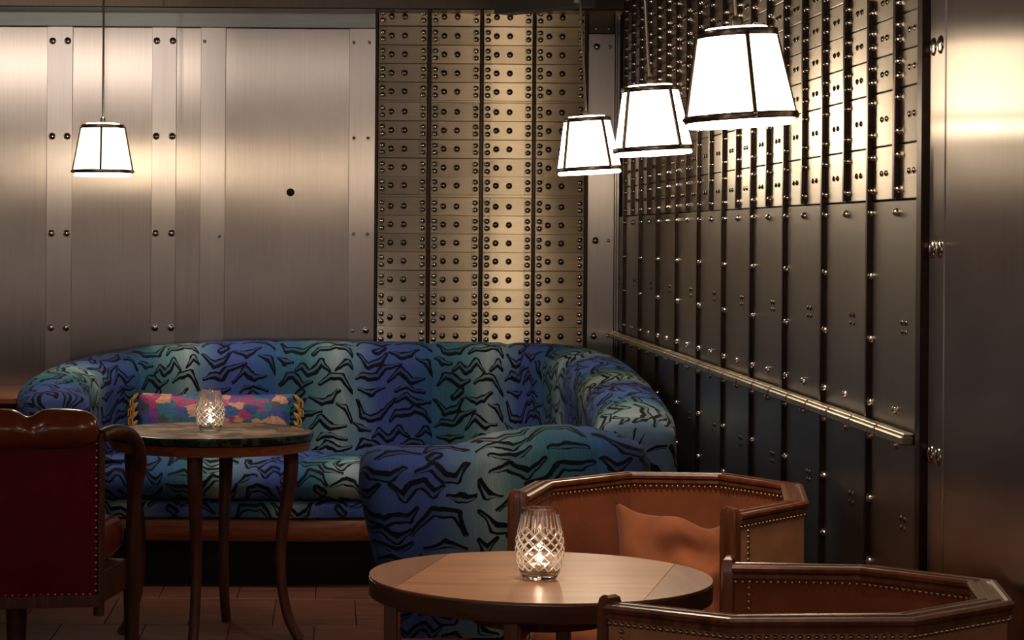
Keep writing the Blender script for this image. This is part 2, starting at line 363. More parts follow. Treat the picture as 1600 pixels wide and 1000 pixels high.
def tigermat():
    m, nt, p = newmat('tiger_stripe_ikat_velvet')
    uv = N(nt, 'ShaderNodeUVMap')
    def mth(op, a, b=None, c=None, clamp=False):
        n = N(nt, 'ShaderNodeMath', operation=op); n.use_clamp = clamp
        for i, q in enumerate((a, b, c)):
            if q is None: continue
            if isinstance(q, (int, float)): n.inputs[i].default_value = q
            else: L(nt, q, n.inputs[i])
        return n.outputs[0]
    def vm(op, a, b=None, c=None, out=0, sc=None):
        n = N(nt, 'ShaderNodeVectorMath', operation=op)
        for i, q in enumerate((a, b, c)):
            if q is None: continue
            if isinstance(q, tuple): n.inputs[i].default_value = q
            else: L(nt, q, n.inputs[i])
        if sc is not None: L(nt, sc, n.inputs['Scale'])
        return n.outputs[out]
    sp = N(nt, 'ShaderNodeSeparateXYZ'); L(nt, uv.outputs[0], sp.inputs[0])
    U, V = sp.outputs[0], sp.outputs[1]
    nz = N(nt, 'ShaderNodeTexNoise'); nz.inputs['Scale'].default_value = 4.0; nz.inputs['Detail'].default_value = 2
    L(nt, uv.outputs[0], nz.inputs['Vector'])
    tile = mth('FLOOR', U); fu = mth('FRACT', U)
    flip = mth('MODULO', mth('ABSOLUTE', tile), 2)
    # alternate channels are shifted up the cloth
    vv = mth('DIVIDE', mth('ADD', V, mth('MULTIPLY', flip, .21)), .51)
    fv = mth('FRACT', mth('ADD', vv, 10))
    cb = N(nt, 'ShaderNodeCombineXYZ')
    L(nt, mth('MULTIPLY', fu, .352), cb.inputs[0]); L(nt, mth('MULTIPLY', fv, .51), cb.inputs[1])
    P0 = cb.outputs[0]
    dn = vm('SUBTRACT', nz.outputs['Color'], (.5, .5, .5))
    P0 = vm('MULTIPLY_ADD', dn, (.045, .045, 0), P0)
    ax, ay, k = 1085, 750, .0008
    strokes = [[(1115, 195), (1150, 285), (1240, 292), (1325, 190)], [(1325, 150), (1375, 118), (1480, 150)],
        [(1330, 205), (1385, 170), (1440, 205), (1515, 198)], [(1300, 310), (1340, 262), (1400, 262), (1430, 240), (1480, 258), (1512, 312)],
        [(1095, 325), (1135, 352), (1185, 358)], [(1200, 400), (1240, 372), (1275, 412), (1305, 402), (1350, 350), (1400, 402)],
        [(1335, 472), (1400, 432), (1455, 440), (1520, 530)], [(1440, 400), (1485, 352), (1518, 392)],
        [(1280, 552), (1350, 580), (1390, 565), (1440, 520)], [(1430, 590), (1480, 605), (1518, 690)],
        [(1110, 480), (1150, 425), (1190, 432), (1240, 480), (1295, 462)], [(1100, 560), (1170, 632), (1225, 610), (1260, 560)],
        [(1280, 728), (1340, 668), (1400, 722), (1472, 708)], [(1105, 712), (1150, 690), (1215, 700), (1250, 650), (1340, 632)],
        [(1120, 135), (1190, 150), (1260, 130)], [(1210, 545), (1240, 520)]]
    dmin = None; din = None
    for st in strokes:
        pts = [((x-ax)*k, (ay-y)*k, 0) for x, y in st]
        for si, (a, b) in enumerate(zip(pts, pts[1:])):
            ba = (b[0]-a[0], b[1]-a[1], 0); bb = ba[0]**2+ba[1]**2
            Pc = P0 if dmin is None else vm('MULTIPLY_ADD', dmin, (1e-6, 1e-6, 0), P0)   # chained so that the shader stays small
            pa = vm('SUBTRACT', Pc, a)
            h = mth('MULTIPLY', vm('DOT_PRODUCT', pa, ba, out=1), 1/bb, clamp=True)
            n = N(nt, 'ShaderNodeVectorMath', operation='SCALE'); n.inputs[0].default_value = ba; L(nt, h, n.inputs['Scale'])
            d = vm('DISTANCE', pa, n.outputs[0], out=1)
            d2 = vm('DISTANCE', pa, vm('ADD', n.outputs[0], (0, .0042, 0)), out=1)
            if len(pts) > 2 and si in (0, len(pts)-2):      # strokes run out to a point
                w = mth('MULTIPLY_ADD', h, -1.3, 2.3) if si == 0 else mth('MULTIPLY_ADD', h, 1.3, 1.0)
                d = mth('MULTIPLY', d, w); d2 = mth('MULTIPLY', d2, w)
            dmin = d if dmin is None else mth('MINIMUM', dmin, d)
            din = d2 if din is None else mth('MINIMUM', din, d2)
    n2 = N(nt, 'ShaderNodeTexNoise'); n2.inputs['Scale'].default_value = 9; L(nt, uv.outputs[0], n2.inputs['Vector'])
    R = mth('MULTIPLY_ADD', n2.outputs['Fac'], .020, .0095)
    outer = mth('MULTIPLY', mth('SUBTRACT', R, dmin), 700, clamp=True)
    inner = mth('MULTIPLY', mth('SUBTRACT', mth('MULTIPLY', R, .38), din), 600, clamp=True)
    black = mth('SUBTRACT', outer, mth('MULTIPLY', inner, .75), clamp=True)
    # ground colour, drifting sideways across the channels
    n3 = N(nt, 'ShaderNodeTexNoise'); n3.inputs['Scale'].default_value = 1; n3.inputs['Detail'].default_value = 3
    mp = N(nt, 'ShaderNodeMapping'); mp.inputs['Scale'].default_value = (1.1, 1.5, 1); L(nt, uv.outputs[0], mp.inputs[0]); L(nt, mp.outputs[0], n3.inputs['Vector'])
    ph = mth('FRACT', mth('MULTIPLY_ADD', n3.outputs['Fac'], .4, mth('MULTIPLY_ADD', U, .5, 9.5)))
    cr = N(nt, 'ShaderNodeValToRGB'); els = cr.color_ramp.elements
    stops = [(0, (.055, .085, .27)), (.18, (.035, .095, .24)), (.34, (.04, .13, .17)), (.48, (.12, .23, .24)), (.60, (.30, .37, .36)), (.70, (.13, .21, .29)), (.85, (.06, .09, .29)), (1, (.055, .085, .27))]
    els[0].position = 0; els[0].color = (*stops[0][1], 1); els[1].position = 1; els[1].color = (*stops[-1][1], 1)
    for q, c in stops[1:-1]:
        e = els.new(q); e.color = (*c, 1)
    L(nt, ph, cr.inputs[0])
    # woven slub
    mw = N(nt, 'ShaderNodeMapping'); mw.inputs['Scale'].default_value = (160, 14, 1); L(nt, uv.outputs[0], mw.inputs[0])
    nw = N(nt, 'ShaderNodeTexNoise'); nw.inputs['Scale'].default_value = 1; L(nt, mw.outputs[0], nw.inputs['Vector'])
    sl = mth('MULTIPLY_ADD', nw.outputs['Fac'], .7, .65)
    sc = N(nt, 'ShaderNodeVectorMath', operation='SCALE'); L(nt, cr.outputs[0], sc.inputs[0]); L(nt, sl, sc.inputs['Scale'])
    mx = N(nt, 'ShaderNodeMix', data_type='RGBA'); L(nt, black, mx.inputs[0]); L(nt, sc.outputs[0], mx.inputs[6]); mx.inputs[7].default_value = (.003, .004, .008, 1)
    L(nt, mx.outputs[2], p.inputs['Base Color'])
    p.inputs['Roughness'].default_value = .75; p.inputs['Sheen Weight'].default_value = .06; p.inputs['Specular IOR Level'].default_value = .15
    bp = N(nt, 'ShaderNodeBump'); bp.inputs['Strength'].default_value = .25; bp.inputs['Distance'].default_value = .002
    L(nt, mth('SUBTRACT', nw.outputs['Fac'], mth('MULTIPLY', black, -1.0)), bp.inputs['Height']); L(nt, bp.outputs[0], p.inputs['Normal'])
    return m
M['tiger'] = tigermat()

def patchmat(name, cols, scale, rough, seed=0, vor=True, coat=0, vec=(1, 1, 1)):
    m, nt, p = newmat(name)
    tc = N(nt, 'ShaderNodeTexCoord'); mp = N(nt, 'ShaderNodeMapping'); mp.inputs['Location'].default_value = (seed, seed*.7, 0); mp.inputs['Scale'].default_value = vec
    L(nt, tc.outputs['Object'], mp.inputs[0])
    no = N(nt, 'ShaderNodeTexNoise'); no.inputs['Scale'].default_value = scale*1.6; no.inputs['Detail'].default_value = 4
    L(nt, mp.outputs[0], no.inputs['Vector'])
    ad = N(nt, 'ShaderNodeVectorMath', operation='MULTIPLY_ADD'); ad.inputs[1].default_value = (.05, .05, .05)
    L(nt, no.outputs['Color'], ad.inputs[0]); L(nt, mp.outputs[0], ad.inputs[2])
    vo = N(nt, 'ShaderNodeTexVoronoi'); vo.inputs['Scale'].default_value = scale; L(nt, ad.outputs[0], vo.inputs['Vector'])
    sp = N(nt, 'ShaderNodeSeparateXYZ'); L(nt, vo.outputs['Color'], sp.inputs[0])
    cr = N(nt, 'ShaderNodeValToRGB'); cr.color_ramp.interpolation = 'CONSTANT'
    els = cr.color_ramp.elements; n = len(cols)
    els[0].position = 0; els[0].color = (*cols[0], 1); els[1].position = (n-1)/n; els[1].color = (*cols[-1], 1)
    for i in range(1, n-1): e = els.new(i/n); e.color = (*cols[i], 1)
    L(nt, sp.outputs[0], cr.inputs[0])
    n2 = N(nt, 'ShaderNodeTexNoise'); n2.inputs['Scale'].default_value = 60; n2.inputs['Detail'].default_value = 4; L(nt, mp.outputs[0], n2.inputs['Vector'])
    ma = N(nt, 'ShaderNodeMath', operation='MULTIPLY_ADD'); ma.inputs[1].default_value = 1.2; ma.inputs[2].default_value = .4; L(nt, n2.outputs['Fac'], ma.inputs[0])
    sc = N(nt, 'ShaderNodeVectorMath', operation='SCALE'); L(nt, cr.outputs[0], sc.inputs[0]); L(nt, ma.outputs[0], sc.inputs['Scale'])
    L(nt, sc.outputs[0], p.inputs['Base Color']); p.inputs['Roughness'].default_value = rough; p.inputs['Coat Weight'].default_value = coat
    return m
M['marble'] = patchmat('inlaid_stone_top', [(.40, .22, .12), (.14, .09, .08), (.52, .32, .22), (.07, .13, .08), (.30, .14, .09), (.40, .30, .27)], 15, .5, 3, coat=0)
M['marble_edge'] = patchmat('dark_green_marble', [(.010, .016, .012), (.02, .028, .02), (.04, .045, .035), (.008, .012, .01)], 30, .2, 1)
M['floral'] = patchmat('floral_silk', [(.04, .10, .26), (.02, .17, .22), (.42, .04, .14), (.05, .07, .25), (.20, .04, .22), (.62, .28, .16), (.02, .14, .20), (.30, .05, .14), (.03, .07, .22), (.06, .09, .08)], 21, .6, 5, vec=(1, 1, 1.6))

# ---------------------------------------------------------------- room shell
DB, XR = 10.5, 1.344
XL, YN, ZC = -3.2, -1.0, 2.80
wf = struct(MB().box(XL-.1, XR+.2, YN-.1, DB+.2, -.1, -.012).build('floor', M['black']))
tm = MB().box(-.1585, .1585, -.308, .308, -.012, 0, .0015).mesh('floor_board', M['floor'], 30)
yy = 10.37; r = 0
while yy > 4.6:
    x = -2.3+(.16 if r % 2 else 0)
    while x < XR-.1:
        xc = min(x, XR-.16)
        inst(tm, 'floor_board', wf, (x, yy-.31+.0, 0)) if x+.16 < XR else None
        x += .32
    yy -= .62; r += 1
struct(MB().box(XL-.1, XR+.2, YN-.1, DB+.2, ZC, ZC+.1).build('ceiling', M['ceil']))
struct(MB().box(XL-.1, XL, YN-.1, DB+.2, -.1, ZC+.1).build('wall_left', M['wall']))
struct(MB().box(XL-.1, XR+.2, YN-.1, YN, -.1, ZC+.1).build('wall_front', M['wall']))

# back wall: plates, battens, bolts
wb = struct(MB().box(XL-.1, XR+.2, DB+.02, DB+.2, -.1, ZC+.1).build('wall_back', M['gap']))
def X(px, py=250, d=DB): return at(px, py, d).x
def Zb(py, px=300, d=DB): return at(px, py, d).z
ztop = Zb(43)
def plate(x0, x1, z0, z1, y, name='wall_plate', m='steel_v', th=.012):
    return MB().box(x0, x1, y, y+th+.02, z0, z1, .0015).build(name, M[m], wb, origin=((x0+x1)/2, y, (z0+z1)/2))
plate(-2.6, X(-60)-.001, 0, ztop, DB)
for a, b in ((-59.5, 73), (113, 237), (275, 313), (352, 545)):
    plate(X(a)-.004, X(b)+.004, .0, ztop-.002, DB)
for a, b in ((73, 113), (237, 275), (313, 352), (545, 586.5)):
    plate(X(a), X(b), .0, ztop, DB-.008, 'batten', 'steel_batten', .006)
plate(-2.6, X(586.5), ztop+.002, Zb(13), DB-.006, 'top_band', 'steel_band')
bolt = MB().lathe([(.0165, 0), (.0165, .002), (.015, .004), (.0135, .005), (.0125, .008), (.009, .012), (.0045, .014), (0, .0145)], 14).mesh('bolt', M['rivet'], 50)
bolt.transform(Matrix.Rotation(math.radians(90), 4, 'X'))
bolt_s = bolt.copy(); bolt_s.transform(Matrix.Scale(.5, 4))
bolt_side = MB().dome((0, 0, 0), (-1, 0, 0), .021, .0085, 14, 5).mesh('bolt', M['rivet'], 60)
for row in (64, 213, 364.5, 512):
    for px in (81.5, 105, 244, 269): 
        p = at(px-(row-64)*.004 , row, DB-.008); inst(bolt, 'bolt', wb, (X(px), DB-.008, Zb(row, px)))
for px, py in ((320, 65), (343, 369), (553, 67), (577, 67), (553, 216), (575, 216), (552, 366), (574, 366), (551, 517)):
    inst(bolt_s, 'small_bolt', wb, (X(px, py), DB-.008, Zb(py, px)))
inst(bolt, 'bolt', wb, (X(573.5), DB-.008, Zb(516, 573)))
hp = Vector((X(454, 300), DB-.001, Zb(300.5, 454)))
MB().lathe([(.0175, 0), (.0185, .003), (.0165, .0035), (.015, .001), (0, .0005)], 20, M=Matrix.Rotation(math.radians(90), 3, 'X'), c=hp).build('cable_hole', M['black'], wb, 40)

# corner pier plates
zp = Zb(53, 940)
for a, b, z0, z1, dy, m in ((918.5, 959.5, 0, zp, -.010, 'steel_batten'), (918.5, 958, zp+.003, 2.6, 0, 'bronze_v'), (960.5, 963.5, 0, 2.6, -.002, 'steel_v'), (964, 968, 0, 2.6, .004, 'steel_v')):
    plate(X(a), X(b), z0, z1, DB+dy, 'pier_plate', m, .01)
for px, py in ((932, 73.5), (930, 376), (927, 525)): inst(bolt, 'bolt', wb, (X(px, py), DB-.010, Zb(py, px)))
for px, py in ((953, 74), (950.5, 376), (949, 525), (932, 22), (953, 22), (931, 45), (952, 45)):
    inst(bolt_s, 'small_bolt', wb, (X(px, py), DB-(.010 if py > 50 else 0), Zb(py, px)))

# soffit above
sf = MB().box(-2.6, XR, 10.28, DB+.02, at(300, 12, 10.28).z, ZC, .004).build('trim_1', M['bronze_v'], origin=(0, 10.4, 2.7)); struct(sf)

# ---------------------------------------------------------------- bank of deposit boxes on the back wall
cols = [587.5, 669.5, 751.5, 833.5, 915]
xs = [X(c, 260) for c in cols]
rows = [27.5, 57, 86, 115, 144]+[175.5, 204.5, 233.5, 262.5, 290.5]+[323, 351.5, 380, 408.5, 437.5]+[468, 496.5, 525]
zr = [Zb(r, 760)-.0 for r in rows]
z_low = zr[-1]-.087*5.6
bank = thing('deposit_box_bank', 'bronze wall bank of four riveted columns of deposit boxes behind the sofa', 'cabinet', ((xs[0]+xs[-1])/2, DB-.02, .02))
extra = [zr[-1]-.0865*(i+1) for i in range(2)]
allz = zr+extra
MB().box(xs[0], xs[-1], DB-.006, DB+.019, .02, at(700, 12, DB).z, 0).build('backing_sheet', M['gap'], bank)
cw = (xs[1]-xs[0])-.018
dm = MB().box(-cw/2, cw/2, 0, .016, -.0427, .0427, .0015).box(-cw/2+.004, -cw/2+.034, -.0025, 0, -.0395, .0395, .001).box(cw/2-.034, cw/2-.004, -.0025, 0, -.0395, .0395, .001).mesh('box_door', M['door_h'], 30)
riv = MB(); lk = MB()
for c in range(4):
    xc = (xs[c]+xs[c+1])/2
    for z in allz:
        inst(dm, 'box_door', bank, (xc, DB-.018, z))
        for sx in (-1, 1):
            for dz in (-.0165, .0165):
                riv.dome((xc+sx*(cw/2-.019), DB-.0205, z+dz), (0, -1, 0), .0140, .0115, 10, 4)
        for ox in (-.052, .010):
            lk.dome((xc+ox-.002, DB-.018, z), (0, -1, 0), .0150, .0085, 12, 4)
    # taller filler strips between groups
    for ga, gb in ((4, 5), (9, 10), (14, 15)):
        zc_ = (allz[ga]+allz[gb])/2; h = (allz[ga]-allz[gb]-.087)/2
        MB().box(xc-cw/2, xc+cw/2, DB-.020, DB-.002, zc_-h-.001, zc_+h+.001, .001).build('filler_strip', M['door_h'], bank, origin=(xc, DB-.02, zc_))
stuff(riv.build('rivets', M['rivet'], bank, 60)); stuff(lk.build('lock_bolts', M['rivet_d'], bank, 60))
for i, x in enumerate(xs):
    MB().box(x-.0065, x+.0065, DB-.012, DB, .02, at(700, 12, DB).z, .001).build('divider_bar', M['bar'], bank, origin=(x, DB-.01, .02))
MB().box(xs[0], xs[-1], DB-.016, DB, .02, extra[-1]-.045, .002).build('lower_plate', M['door_h'], bank)

# ---------------------------------------------------------------- right wall of boxes
wr = struct(MB().box(XR+.015, XR+.2, YN, DB+.2, -.1, ZC+.1).build('wall_right', M['gap']))
D0, PIT = 5.06, .521
bank2 = thing('deposit_box_bank', 'long side wall of dark steel deposit boxes and panels receding to the corner', 'cabinet', (XR, 7.7, .02))
doors = [(.091, .221), (.2225, .3535)]+[(.355+.087*i, .355+.087*(i+1)-.0015) for i in range(11)]
xf = XR-.004
meshes = {}
def rdoor(h):
    k = round(h, 4)
    if k not in meshes:
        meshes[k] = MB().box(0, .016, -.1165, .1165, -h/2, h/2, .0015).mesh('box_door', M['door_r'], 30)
    return meshes[k]
riv = MB(); pins = MB(); 
ncol = 21
for i in range(ncol):
    dc = D0+PIT/2*(i+.5)
    if dc+.1165 > DB-.02: continue
    for j, (a, b) in enumerate(doors):
        if i > 13 and j > 12: continue
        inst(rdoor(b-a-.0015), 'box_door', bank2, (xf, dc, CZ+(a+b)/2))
        zc_ = CZ+(a+b)/2
        for dy in (-.045, .0):
            pins.dome((xf, dc+dy+.025, zc_), (-1, 0, 0), .0075, .0045, 8, 3)
n_full = 10
for k in range(2*n_full+1):
    d = D0+PIT/2*k
    if d > DB-.03: break
    full = k % 2 == 0
    zb = .02 if full else CZ+.093
    MB().box(XR-.015, XR+.012, d-.010, d+.010, zb, ZC-.02, .002).build('groove_bar', M['bar'], bank2, origin=(XR, d, zb))
    zz = [.06]
    if full: zz += [-.096, -.252, -.409, -.492, -.648, -.804, -.96]
    else: zz += [-.409, -.492]
    zz += [.115, .197, .253, .333]
    for q in range(12): zz += [.384+.087*q, .419+.087*q]
    for z in zz:
        big = z < .1
        low = (not full) and z < .08
        fx = XR-.004
        if CZ+z < ZC-.03:
            riv.dome((fx, d-(.003 if low else .019), CZ+z), (-1, 0, 0), .0108 if big else .0098, .0115 if big else .0110, 10, 4)
            if full and z < .4: riv.dome((XR-.004, d+.020, CZ+z), (-1, 0, 0), .0055, .005, 8, 3)
for k in range(n_full+1):
    d = D0+PIT*k; e = min(d+PIT, DB-.02)
    if e-d < .1: 
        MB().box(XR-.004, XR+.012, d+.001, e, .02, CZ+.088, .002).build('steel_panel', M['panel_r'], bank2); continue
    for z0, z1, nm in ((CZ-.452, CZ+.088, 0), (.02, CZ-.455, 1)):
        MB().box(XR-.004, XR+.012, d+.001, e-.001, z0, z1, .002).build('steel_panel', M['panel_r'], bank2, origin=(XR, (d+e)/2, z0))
    for z in (-.20, -.66):
        for dy in (.17, .205):
            pins.dome((XR-.004, d+dy, CZ+z), (-1, 0, 0), .007, .004, 8, 3)
            pins.dome((XR-.004, d+dy, CZ+z-.022), (-1, 0, 0), .006, .003, 8, 3)
stuff(riv.build('rivets', M['rivet'], bank2, 60)); stuff(pins.build('lock_pins', M['rivet_d'], bank2, 60))
# ledge rail
tr2 = struct(MB().box(XR-.020, XR-.016, 5.10, DB-.03, CZ-.472, CZ-.447).build('trim_2', M['bar'], origin=(XR, 7.8, CZ-.46)))
d = 5.09
while d < DB-.1:
    e = min(d+.2605, DB-.02)
    MB().box(XR-.050, XR-.020, d+.004, e-.012, CZ-.473, CZ-.453, .003).box(XR-.044, XR-.020, d+.004, e-.012, CZ-.453, CZ-.446, .002).build('ledge_segment', M['ledge'], tr2, origin=(XR, d, CZ-.46))
    d = e
# steel pier nearest the camera
d1 = 1.344*F/(1460-PX); d2 = 1.344*F/(1484-PX)
struct(MB().box(XR-.03, XR+.0, d1, D0-.012, .0, ZC, .002).build('trim_3', M['bar'], origin=(XR, D0, 0)))
pp = struct(MB().box(XR-.012, XR+.012, d2+.002, d1-.001, .0, ZC, .002).build('trim_4', M['pier'], origin=(XR, d1, 0)))
for z in (.424, -.025, -.48):
    for dd in (d1-.032, d1-.090):
        inst(bolt_side, 'bolt', pp, (XR-.012, dd, CZ+z))
struct(MB().box(XR-.010, XR+.012, 1.2, d2-.002, .0, ZC, .002).build('trim_5', M['pier'], origin=(XR, 4, 0)))

# hanging duct
p0, p1 = at(772, 22, 9.9), at(905, 8, 9.51); zt = p0.z
nrm = Vector((p1.y-p0.y, -(p1.x-p0.x), 0)).normalized()*-1
if nrm.y < 0: nrm = -nrm
dp = [(p0.x, p0.y), (p1.x, p1.y), (p1.x+nrm.x*.1, p1.y+nrm.y*.1), (p0.x+nrm.x*.1, p0.y+nrm.y*.1)]
du = thing('ceiling_duct', 'dark grey boxed duct hanging at the top before the third box column', 'duct', ((p0.x+p1.x)/2, (p0.y+p1.y)/2, ZC))
MB().poly(dp, zt, ZC, 0).build('casing', M['duct'], du)
b0 = Vector((p1.x, p1.y, 0))-nrm*.004
MB().box(b0.x-.02, b0.x+.004, b0.y-.012, b0.y+.004, zt+.01, ZC, .002).build('bracket', M['steel_band'], du)

# ---------------------------------------------------------------- pendant lamps
def pendant(px, d, label, tilt=0, rot=0, zb=1.75):
    base = Vector((X(px, 240, d), d, zb))
    t = thing('pendant_lamp', label, 'lamp', base, 'shaded pendant lamps')
    rb, rt, h = .124, .088, .192
    def put(mb, nm, mt, par=t, sm=40):
        return mb.build(nm, mt, par, sm, origin=None)
    R = Matrix.Rotation(tilt, 3, 'Y') @ Matrix.Rotation(rot, 3, 'Z')
    def tf(mb):
        mb.v = [R @ v + base for v in mb.v]; return mb
    put(tf(MB().lathe([(rb, 0), (rt, h), (rt-.003, h), (rb-.003, 0)], 40, closed=True)), 'lamp_shade', M['shade'])
    put(tf(MB().lathe([(0, -.006), (rb-.006, -.006), (rb-.001, -.016), (rb-.006, -.020), (0, -.020)], 40)), 'diffuser', M['shade_bottom'])
    put(tf(MB().lathe([(0, h+.014), (rt*.8, h+.014), (rt*.8, h-.004), (0, h-.004)], 32)), 'top_disc', M['shade'])
    for z, r_, nm in ((.0, rb, 'lower_ring'), (h, rt, 'upper_ring')):
        put(tf(MB().lathe([(r_-.002, z-.008), (r_+.005, z-.008), (r_+.007, z), (r_+.005, z+.008), (r_-.002, z+.008)], 40, closed=True)), nm, M['lampmetal'])
    for k in range(4):
        a = math.pi/2*k; c, s = math.cos(a), math.sin(a)
        rb_ = (MB().tube([((rb+.003)*c, (rb+.003)*s, -.002), ((rt+.003)*c, (rt+.003)*s, h)], .0062, 8)); rb_ = put(tf(rb_), 'rib', M['lampmetal'])
        put(tf(MB().dome(((rb+.005)*c, (rb+.005)*s, 0), (c, s, 0), .006, .008, 8, 3)), 'finial', M['lampmetal'], rb_)
    put(tf(MB().lathe([(0, h+.012), (.012, h+.012), (.012, h+.03), (.006, h+.042), (0, h+.042)], 14)), 'cap', M['rod'])
    L_ = (ZC-zb)/math.cos(tilt)
    put(tf(MB().tube([(0, 0, h+.03), (0, 0, L_-.01)], .0048, 8)), 'rod', M['rod'])
    top = base+R @ Vector((0, 0, L_))
    MB().lathe([(0, -.02), (.04, -.018), (.05, -.004), (.05, -.001)], 20, c=(top.x, top.y, ZC)).build('canopy', M['lampmetal'], t, 40)
    return t
pendant(160.5, 9.6, 'small lit cone pendant on the far left before plain steel wall', 0, math.radians(90+2), at(160, 268, 9.6).z)
pendant(921, 8.75, 'lit cone pendant in front of the box bank, lowest of the three', -math.radians(3.5), math.radians(-56), at(920, 264, 8.75).z)
pendant(1021, 7.2, 'lit cone pendant between the lowest and the biggest pendant', -math.radians(3.5), math.radians(-56), at(1020, 233, 7.2).z)
pendant(1157.5, 5.14, 'biggest, nearest lit cone pendant, before the side wall of boxes', -math.radians(3.5), math.radians(-86), at(1157, 184, 5.14).z)

# ---------------------------------------------------------------- sofa
def catmull(P, step=.02):
    out = []; n = len(P)
    P = [Vector(p) for p in P]
    for i in range(n-1):
        a = P[max(i-1, 0)]; b = P[i]; c = P[i+1]; d = P[min(i+2, n-1)]
        m = max(2, int((c-b).length/step))
        for k in range(m):
            t = k/m
            out.append(.5*((2*b)+(c-a)*t+(2*a-5*b+4*c-d)*t*t+(3*b-a-3*c+d)*t**3))
    out.append(P[-1]); return out
sofa = thing('curved_sofa', 'big curved channel-back sofa in blue velvet with black tiger stripes', 'sofa', (.0, 9.4, 0))
def profile(h):
    """(offset outward, z) from inner seat line over the top, down the outside"""
    pr = [(-.11, .30), (-.125, .45), (-.135, .58)]
    pr += [(-.145, h-.16), (-.150, h-.10)]
    for a in range(150, -1, -15):
        r = math.radians(a); pr.append((.150*math.cos(r), h-.085+.085*math.sin(r)))
    pr += [(.155, h-.18), (.155, .52), (.145, .42), (.12, .30), (.085, .20), (.05, .10)]
    return pr
def mm(z): return min(1, max(0, (z-.10)/.5))
def sweep_back(P, s_seam, pitch, flipside=1, endcaps=(True, True), seed=0):
    pts = catmull(P); S_ = [0]
    for a, b in zip(pts, pts[1:]): S_.append(S_[-1]+(Vector(b[:2])-Vector(a[:2])).length)
    tot = S_[-1]
    def sample(s):
        s = min(max(s, 0), tot)
        for i in range(len(S_)-1):
            if S_[i+1] >= s:
                t = (s-S_[i])/max(1e-9, S_[i+1]-S_[i]); p = pts[i].lerp(pts[i+1], t)
                j = min(max(i, 1), len(pts)-3)
                tg = (pts[j+2]-pts[j-1]); tg.z = 0; return p, tg.normalized()
        return pts[-1], (pts[-1]-pts[-2]).normalized()
    s0 = s_seam
    while s0 > .12: s0 -= pitch
    bounds = [0]+[s0+pitch*i for i in range(60) if .12 < s0+pitch*i < tot-.12]+[tot]
    if bounds[1] < .12: bounds.pop(1)
    for a, b in zip(bounds, bounds[1:]):
        n = 10; mb = MB(); rings = []
        ss = [lerp(a, b, i/n) for i in range(n+1)]
        ext = []
        if a == 0 and endcaps[0]: ext = [(-1, w) for w in (1.0, .92, .7, .35)][::-1]
        seq = [(a, 1-.0, -w) for _, w in ext[:-1]]  # placeholder
        seq = []
        CAP = .075
        if a == 0 and endcaps[0]:
            for q in (0, 25, 50, 70): 
                seq.append((0, -CAP*math.cos(math.radians(q)), .25+.75*math.sin(math.radians(q)) if q else .08))
        for s in ss: seq.append((s, 0, 1))
        if b == tot and endcaps[1]:
            for q in (70, 50, 25, 0):
                seq.append((tot, CAP*math.cos(math.radians(q)), .25+.75*math.sin(math.radians(q)) if q else .08))
        for s, off, k in seq:
            p, tg = sample(s); nr = Vector((-tg.y, tg.x, 0))*flipside
            e = min(abs(s-a) if a > 0 else 9, abs(s-b) if b < tot else 9)
            puff = 1-.07*math.exp(-(e/.012)**2)+.01*(1-math.exp(-(e/.1)**2))
            h = p.z
            ring = []
            for o, z in profile(h):
                zz = z
                if k < 1: zz = lerp(min(h-.16, max(z, .3)), z, k**.6) 
                z2 = zz-(1-puff)*.12 if z > h-.1 else zz
                v = Vector((p.x, p.y, 0))+nr*o*k*puff+tg*off*max(.15, mm(z))+tg*(1-mm(z))*.045*(math.exp(-(s/.14)**2) if endcaps[0] else 0)-tg*(1-mm(z))*.045*(math.exp(-((tot-s)/.14)**2) if endcaps[1] else 0); v.z = z2; ring.append(v)
            rings.append((ring, (s+off-s_seam)/pitch))
        m = len(rings[0][0]); vs = [v for r_, _ in rings for v in r_]; fs = []; uv = []
        vcum = [0]
        for q in range(1, m): vcum.append(vcum[-1]+(rings[len(rings)//2][0][q]-rings[len(rings)//2][0][q-1]).length)
        for i in range(len(rings)-1):
            for q in range(m-1):
                fs.append((i*m+q, i*m+q+1, (i+1)*m+q+1, (i+1)*m+q))
                eps = 1e-4
                u0, u1 = rings[i][1]+seed, rings[i+1][1]+seed
                if i == 0: u0 += eps
                if i == len(rings)-2: u1 -= eps
                uv.append([(u0, vcum[q]), (u0, vcum[q+1]), (u1, vcum[q+1]), (u1, vcum[q])])
        for ri in (0, len(rings)-1):
            fs.append([ri*m+q for q in range(m)]); uv.append([(rings[ri][1]+seed+.001, vcum[q]) for q in range(m)])
        fs.append([i*m for i in range(len(rings))]); uv.append([(0, 0)]*len(rings)) if False else uv.append([(0, 0)]*len(rings))
        for i in range(len(rings)-1):
            fs.append((i*m, (i+1)*m, (i+2)*m-1, (i+1)*m-1)); uv.append([(0, 0)]*4)
        fs.remove([i*m for i in range(len(rings))]); uv.pop(len(uv)-len(rings))
        mb.add(vs, fs, 0, uv)
        mb.build('back_channel', M['tiger'], sofa, 55)
    return sample, tot
main = [(-1.13, 9.22, .835), (-1.18, 9.52, .875), (-1.10, 9.88, .925), (-.82, 10.12, .975), (-.4, 10.19, 1.0), (.3, 10.2, 1.0), (.75, 10.2, 1.0),
        (1.0, 10.08, 1.0), (1.12, 9.75, .985), (1.15, 9.3, .95), (1.15, 8.85, .91), (1.14, 8.45, .865), (1.12, 8.28, .82)]
